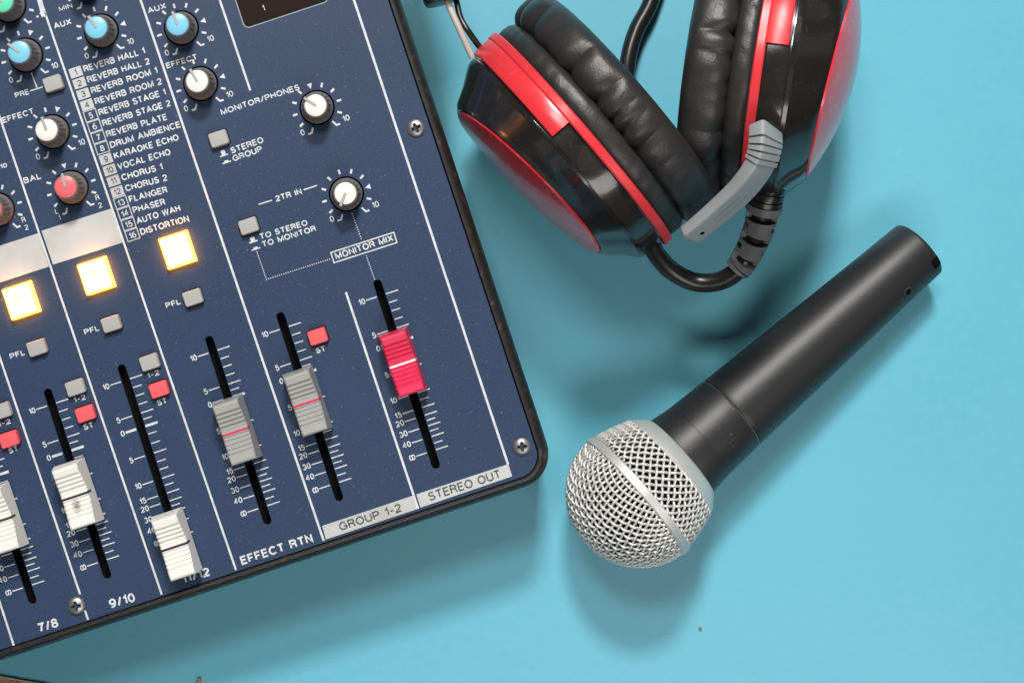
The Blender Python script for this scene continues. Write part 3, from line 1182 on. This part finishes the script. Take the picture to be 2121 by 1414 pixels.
# rear half: the weave runs diagonally round the barrel
NW = 47
for fam in (1, -1):
    for i in range(NW):
        pts, nr = [], []
        steps = 34
        for k in range(steps + 1):
            s = 1.5 + 14.0 * k / steps
            arcl = (s - 1.5) * .95 / 22.8
            ph = 2 * pi * i / NW + fam * arcl
            u = ph * NW / (2 * pi)
            # crossings of the other family happen at u*2 steps
            cr = 2 * (s - 1.5) * .95 / 22.8 * NW / (2 * pi)
            o_ = AMP * cos(pi * cr) * fam * (1 if i % 2 == 0 else 1)
            r = rear_r(s)
            nv = (upv * cos(ph) + side * sin(ph) + ax * .25).normalized()
            pts.append(mp(s, r, ph) + nv * o_)
            nr.append(nv)
        tube_pts(pts, nr)
mb.build('mesh_grille', M['mic_wire'], mic, sharp=80, fix=False)

# ------------------------------------------------------------------ the headset
H0 = W(1400, 200, 0)
hs = empty('headset', H0, 0, label='black and red over-ear headset with grey microphone boom', category='headset')


def fold_field(folds, ph):
    """depth of the leather folds at angle ph (deg): sum of narrow creases"""
    v = 0
    for a, w, dpt in folds:
        d = (ph - a) / w
        if abs(d) < 4:
            v += 1.9 * dpt * math.exp(-abs(d) ** 1.25)
            v -= dpt * .30 * math.exp(-((abs(d) - 2.0) / .9) ** 2)
    return v


def ear_cup(cpx, zc, a_img, tilt, folds, tab, seed, plate_tilt):
    rnd = random.Random(seed)
    C = W(cpx[0], cpx[1], zc)
    a = Vector((a_img[0], -a_img[1], 0)).normalized()
    nh = Vector((-a_img[1], -a_img[0], 0))
    if nh.x * tab['n'][0] - nh.y * tab['n'][1] < 0:
        nh = -nh
    nh.normalize()
    n = (nh * cos(tilt) + Vector((0, 0, 1)) * sin(tilt)).normalized()
    b = (Vector((0, 0, 1)) - n * n.z).normalized()

    up_ = tab['up']

    def pt(w, r, ph, shear=0.0):
        aa, bb = r * sin(ph), r * cos(ph)
        lean = up_ * max(0, min(1, (w - 9) / 11))
        return C - H0 + a * aa + b * bb + n * (w + shear * aa - lean * (bb - 8))

    def lathe(prof, n_=120, cap0=True, cap1=True, a0=0, a1=2 * pi, closed=True, fn=None, sh=None):
        mb = MB()
        rings = []
        for k, (w, r) in enumerate(prof):
            ring = []
            for i in range(n_ + (0 if closed else 1)):
                ph = a0 + (a1 - a0) * i / n_
                ww, rr_ = (w, r) if fn is None else fn(w, r, ph, k)
                ring.append(pt(ww, rr_, ph, (sh or (lambda w_: 0))(w)))
            rings.append(ring)
        mb.loft(rings, cap0, cap1, closed=closed)
        return mb

    psh = lambda w: plate_tilt * max(0, min(1, (w - 9) / 11))
    # shell: drum with a flat facet and a conical shoulder
    shell = lathe([(-9, 41), (-2, 43.5), (-1.5, 45.2), (1.6, 45.2), (2.0, 44.6), (7, 44.7), (9.0, 44.5), (9.15, 44.0), (9.5, 44.0), (9.65, 44.4), (11.2, 44.1), (12.0, 43.5), (16, 39.6), (20.2, 36.4), (21.2, 35.2), (21.8, 34.4), (21.4, 33.6), (18, 32)], sh=psh,
                  n_=128).build('ear_cup', M['gloss_black'], hs, sharp=24)
    # leather skirt between shell and pad
    def sk(w, r, ph, k):
        d = math.degrees(ph)
        d = d - 360 if d > 180 else d
        wr = .13 * sin(ph * 31 + seed + k * .8) * sin(ph * 13) + .10 * sin(ph * 47 + 2 + k * 1.1)
        return w, r + wr * (1 if 0 < k < 5 else .2)
    lathe([(-1.4, 43.6), (-1.8, 44.8), (-4.0, 45.1), (-6.4, 45.0), (-8.0, 44.2), (-8.8, 42.2), (-9.2, 40.5)], fn=sk, n_=360, cap0=False, cap1=False).build('pad_skirt', M['leather'], shell, sharp=80)

    # cushion
    prof = []
    for i in range(21):
        t_ = i / 20
        ang = pi * (-.10 + 1.22 * t_)
        sg = lambda q, e: (1 if q >= 0 else -1) * abs(q) ** e
        w = -15.9 + 7.9 * sg(cos(ang), .72)
        r = 37.6 + 10.0 * sg(sin(ang), .72)
        prof.append((w, r))

    def cu_(w, r, ph, k):
        t_ = k / 20
        d = math.degrees(ph)
        d = d - 360 if d > 180 else d
        slant = d + 5.0 * t_ * (1 if d > 0 else -.6)
        prof_ = max(0.0, 1 - t_ / .66)
        f = fold_field(folds, slant) * prof_ ** 1.2
        small = .20 * sin(ph * 47 + 3 * sin(ph * 5) + seed) * max(0, 1 - t_ * 2.2) + .10 * sin(ph * 23 + t_ * 5 + seed)
        edge = -.25 * (0.5 + .5 * sin(ph * 160)) * max(0, 1 - t_ * 9)
        return w - .35 * f * (1 - t_), r - f + small + edge

    lathe(prof, fn=cu_, n_=720, cap0=False, cap1=False).build('ear_cushion', M['leather'], shell, sharp=100)
    # mesh cloth behind the cushion opening
    lathe([(-14, .5), (-14, 36)], n_=48, cap0=True, cap1=False).build('speaker_cloth', M['foam'], shell)
    # thin red trim ring
    trim = lathe([(-1.5, 44.9), (-1.6, 46.1), (-1.2, 46.5), (1.0, 46.5), (1.5, 46.2), (1.6, 44.9)], cap0=False, cap1=False, n_=128).build('trim_ring', M['gloss_red'], shell, sharp=30)
    # broad red accent panel
    a0, a1 = radians(tab['a0']), radians(tab['a1'])
    mbt = lathe([(1.2, 44.8), (1.4, 45.9), (1.8, 46.1), (7.9, 45.85), (8.4, 45.6), (8.5, 44.4)], n_=40, a0=a0, a1=a1, closed=False, cap0=False, cap1=False)
    # close both ends
    base = len(mbt.v)
    nn = 41
    e0 = [mbt.v[k * nn] for k in range(6)]
    e1 = [mbt.v[k * nn + nn - 1] for k in range(6)]
    mbt.add(e0, [tuple(range(6))])
    mbt.add(e1, [tuple(reversed(range(6)))])
    mbt.build('accent_panel', M['gloss_red'], shell, sharp=30)
    # domed red cover plate
    pr_ = [(20.6, 32.2), (21.9, 33.6), (22.6, 33.3)]
    for k in range(1, 11):
        r = 33.3 * (1 - k / 10.3)
        pr_.append((22.6 + tab['dome'] * (1 - (r / 33.3) ** 2), r))
    lathe(pr_, sh=lambda w: plate_tilt, cap0=False, n_=96).build('cover_plate', M['plate_red'], shell, sharp=30)
    return shell, pt, C, a, b, n


FL = [(-28, 2.6, 2.6), (-10, 2.4, 2.6), (2, 2.0, 2.0), (9.5, 1.8, 2.0), (19, 2.2, 2.2), (-60, 3.5, 3.0), (31, 2.6, .8), (-45, 3.2, .8), (45, 2, .5), (60, 2, .5), (-80, 4, 2.4)]
FR = [(-9, 2.0, 3.0), (4, 3.0, 1.2), (15, 3.6, 1.0), (22, 2.6, .7), (-24, 3.5, 1.4), (36, 3, .8), (50, 3, .6), (-45, 4, 1.5), (64, 3, .6)]
cupL, ptL, CL, aL, bL, nL = ear_cup((1200, 288), 46.5, (.65, .76), radians(-3), FL, dict(a0=-100, a1=-9, dome=2.6, up=.115, n=(-.76, .65)), 1, -.075)
cupR, ptR, CR, aR, bR, nR = ear_cup((1586, 150), 47.5, (-.149, .989), radians(14), FR, dict(a0=-100, a1=-5, dome=7.0, up=0.0, n=(.989, .149)), 2, -0.10)

# boom arm
bp = [(1586, 268, 95), (1586, 292, 97), (1580, 325, 97), (1562, 360, 95), (1532, 397, 91), (1490, 436, 86), (1450, 470, 82), (1423, 492, 79)]
path = catmull([W(*p) for p in bp], 10)
mb = MB()
rings = []
Lp = len(path)
acc = [0.0]
for i in range(1, Lp):
    acc.append(acc[-1] + (path[i] - path[i - 1]).length)
tot = acc[-1]
tilt_b = radians(42)


def boom_ring(s, k):
    # locate s on path
    for i in range(1, Lp):
        if acc[i] >= s:
            f = (s - acc[i - 1]) / max(1e-6, acc[i] - acc[i - 1])
            p = path[i - 1].lerp(path[i], f)
            t_ = (path[min(i + 1, Lp - 1)] - path[max(i - 2, 0)]).normalized()
            break
    sd = t_.cross(Vector((0, 0, 1))).normalized()
    if sd.x < 0:
        sd = -sd
    u = sd.cross(t_).normalized()
    if u.z < 0:
        u = -u
    nb_ = u * cos(tilt_b) + sd * sin(tilt_b)
    nc_ = sd * cos(tilt_b) - u * sin(tilt_b)
    wv = 1.0 - .22 * (s / tot) ** 1.0
    return [p - H0 + nc_ * (q[0] * k) + nb_ * (q[1] * k) for q in rrect(11.0 * wv, 6.0 * wv, 1.1, 0, 3)]


ss = []
s = 0.0
ss.append((0, .93))
ss.append((.5, 1))
for g in (4.4, 6.2, 8.0, 9.8):
    ss += [(g - .25, 1.04), (g - .2, .86), (g + .2, .86), (g + .25, 1.04)]
ss += [(11.2, 1.04), (11.3, .93)]
for k in range(1, 24):
    ss.append((11.3 + (tot - 12.1) * k / 24, .93))
ss += [(tot - 1.8, .93), (tot - 1.0, .86), (tot - .4, .72), (tot - .05, .50)]
mb.loft([boom_ring(a_, k_) for a_, k_ in ss])
boom = mb.build('microphone_boom', M['boom_grey'], hs, sharp=30)
# sound hole near the tip and the inset on the flat face


def boom_face(s, x, out):
    r = boom_ring(s, .93)
    c_ = sum(r, Vector()) / len(r)
    p = [v for v in r]
    sd = (p[0] - p[17]) if False else None
    # face axes from the rounded rectangle corners
    ex = ((r[0] + r[5 - 2]) / 2 - (r[4] + r[7]) / 2).normalized()
    ey = ((r[1] + r[6]) / 2 - (r[9] + r[14]) / 2).normalized()
    hy = max((v - c_).dot(ey) for v in r)
    return c_ + ex * x + ey * (hy + out), ex, ey


c_, ex, ey = boom_face(tot - 5.5, .5, .03)
tt = ex.cross(ey)
mb = MB()
mb.add([c_ + ex * (.75 * cos(2 * pi * k / 16)) + tt * (.75 * sin(2 * pi * k / 16)) for k in range(16)], [tuple(range(16))])
mb.build('sound_hole', M['hole'], boom, fix=False)
mb = MB()
lp_ = []
for sgn in (1.1, -1.1):
    seq = []
    for k in range(9):
        s_ = tot - 11.5 - 13 * k / 8
        c_, ex, ey = boom_face(s_, sgn, .03)
        seq.append((c_, ex))
    for k in range(8):
        (p, e), (q, e2) = seq[k], seq[k + 1]
        mb.add([p - e * .12, p + e * .12, q + e2 * .12, q - e2 * .12], [(0, 1, 2, 3)])
mb.build('inset_groove', mat('groove_grey', (0.20, 0.205, 0.205), 0.5), boom, fix=False)
# boom hinge: block where the boom meets the cup
mb = MB()
hq = W(1584, 300, 88) - H0
mb.loft([circ(3.6, 82, 28, hq.x, hq.y), circ(3.6, 90.5, 28, hq.x, hq.y), circ(3.2, 91.4, 28, hq.x, hq.y)])
mb.build('boom_hinge', M['boom_grey'], boom)
mb = MB()
hq = W(1609, 317, 92) - H0
mb.loft([circ(1.3, 84, 14, hq.x, hq.y), circ(1.3, 91.5, 14, hq.x, hq.y), circ(.8, 92.3, 14, hq.x, hq.y), circ(.2, 92.6, 14, hq.x, hq.y)])
mb.build('hinge_pin', M['steel'], boom)

# ribbed strain relief, then the cable that runs back to the left cup
rp = catmull([W(*p) for p in [(1592, 384, 60), (1586, 412, 59), (1580, 440, 57), (1571, 475, 54), (1556, 512, 50), (1537, 546, 46), (1526, 559, 45)]], 34)


def relief_at(t_, ph):
    """radius and material of the strain relief: black collar, flange, then a slotted sleeve"""
    if t_ < .23:
        g = (t_ * 100) % 7.5
        return (5.9 if g > 2.4 else 5.2), 1
    if t_ < .31:
        return 6.0, 0
    u = (t_ - .31) / .69
    base = 5.5 - 1.1 * u
    k = u * 7.0
    fr, row = k % 1.0, int(k)
    if u > .93:
        return base, 0
    cph = math.cos(ph - .15)
    if row % 2 == 0:  # slots take the black material: their shade is put into the colour
        if .18 < fr < .82 and cph > .30:
            return base - 1.9, 1
        if .18 < fr < .82 and cph < -.30:
            return base - 1.9, 1
    else:
        if .30 < fr < .70 and abs(cph) < .62:
            return base - 1.6, 1
    return base, 0


mb = MB()
NS = 64
sweep(mb, rp, lambda t_, ph: relief_at(t_, ph)[0], NS)
nr_ = len(rp)
for k in range(nr_ - 1):
    for i in range(NS):
        t_ = (k + .5) / (nr_ - 1)
        mb.mi[k * NS + i] = relief_at(t_, 2 * pi * (i + .5) / NS)[1]
mb.build('strain_relief', [M['relief'], M['cable']], hs, sharp=50)
mb = MB()
cb = catmull([W(*p) for p in [(1545, 535, 47), (1528, 560, 45), (1490, 582, 42), (1440, 584, 40), (1393, 562, 41), (1362, 530, 44), (1340, 492, 48), (1325, 470, 50)]], 12)
sweep(mb, [p - H0 for p in cb], 3.3, 20)
mb.build('linking_cable', M['cable'], hs)
for o in (bpy.data.objects['strain_relief'],):
    o.location = -H0 * MM
# thick cord behind the cups
mb = MB()
cb = catmull([W(*p) for p in [(1420, -330, 4), (1385, -120, 5), (1350, 0, 6), (1318, 64, 7), (1301, 125, 8), (1300, 190, 8), (1330, 280, 8)]], 12)
sweep(mb, [p - H0 for p in cb], 3.0, 20)
mb.build('headset_cord', M['cable'], hs)
# headband wire, slider and lead
mb = MB()
wp = [W(895, -64, 51), W(924, 0, 51), W(950, 57, 51), W(979, 121, 50)]
sweep(mb, [p - H0 for p in catmull(wp, 8)], 1.15, 14)
mb.build('headband_wire', M['steel'], hs)
mb = MB()
wp = [W(936, -40, 48), W(946, 5, 48), W(955, 40, 49), (W(972, 68, 50)), W(995, 100, 48), W(1010, 118, 46)]
sweep(mb, [p - H0 for p in catmull(wp, 8)], 1.05, 14)
mb.build('headband_lead', M['cable'], hs)
mb = MB()
q0, q1 = W(900, -60, 48) - H0, W(917, 8, 48) - H0
dv = (q1 - q0).normalized()
sv = Vector((-dv.y, dv.x, 0))
rings = []
for t_, k in ((-60, .95), (-.5, 1), (0, 1), (.55, 1), (.85, .96), (.97, .85), (1.0, .65)):
    c_ = q0 + (q1 - q0) * max(t_, -3)
    rings.append([c_ + sv * (p[0] * k - 0.0) + Vector((0, 0, p[1] * k)) for p in rrect(12.5, 17, 3.5, 0, 5)])
mb.loft(rings)
mb.build('headband_slider', M['cable'], hs)
# padded headband arching away above the frame
mb = MB()
hb = catmull([W(862, -225, 48), W(850, -420, 48), W(900, -700, 48), W(1100, -960, 48), W(1400, -960, 48), W(1600, -720, 48), W(1650, -420, 48), W(1640, -180, 48)], 10)
rings = []
for i, p in enumerate(hb):
    t_ = (hb[min(i + 1, len(hb) - 1)] - hb[max(i - 1, 0)]).normalized()
    sd = t_.cross(Vector((0, 0, 1))).normalized()
    rings.append([p - H0 + sd * q[0] + Vector((0, 0, q[1])) for q in rrect(9, 28, 4, 0, 4)])
mb.loft(rings)
mb.build('headband', M['leather'], hs)

# ------------------------------------------------------------------ scraps on the table
mb = MB()
pts = [W(-120, 1379), W(-40, 1388), W(0, 1397), W(30, 1402), W(62, 1408), W(96, 1413.5), W(125, 1421), W(160, 1432), W(150, 1480), W(-120, 1480)]
c_ = W(0, 1440)
mb.loft([[(p.x - c_.x, p.y - c_.y, .05) for p in pts], [(p.x - c_.x, p.y - c_.y, 1.5) for p in pts]], mi=0)
top = [(p.x - c_.x, p.y - c_.y) for p in pts]
V, Fc = [], []
for i in range(8):
    V += [(top[i][0], top[i][1], 1.54), (top[i][0] - .1, top[i][1] - .42, 1.54)]
for i in range(7):
    Fc.append((2 * i, 2 * i + 1, 2 * i + 3, 2 * i + 2))
mb.add(V, Fc, 1)
o = mb.build('wood_piece', [M['wood'], M['wood_edge']], None, c_)
o['label'] = 'brown wooden piece with pale edge poking out below the console'
o['category'] = 'wood piece'
mb = MB()
c_ = W(413, 1425)
tw = catmull([W(412.5, 1403.5, .9) - c_, W(412, 1412, .9) - c_, W(413, 1424, .9) - c_, W(411, 1450, .9) - c_], 4)
sweep(mb, tw, lambda t_, ph: .72 + .12 * sin(3 * ph + 9 * t_), 10)
o = mb.build('twig', M['wood'], None, c_)
o['label'] = 'tiny brown twig end lying on the turquoise tabletop'
o['category'] = 'twig'
mb = MB()
c_ = W(1450, 1301)
rnd = random.Random(3)
mb.loft([[(x * (1 + .25 * rnd.random()), y * (.8 + .5 * rnd.random()), z) for x, y, z in circ(r, zz, 9)] for r, zz in ((.45, 0.02), (.62, .3), (.5, .6), (.2, .8))])
o = mb.build('crumb', M['wood'], None, c_)
o['label'] = 'tiny brown crumb on the tabletop below the microphone'
o['category'] = 'crumb'
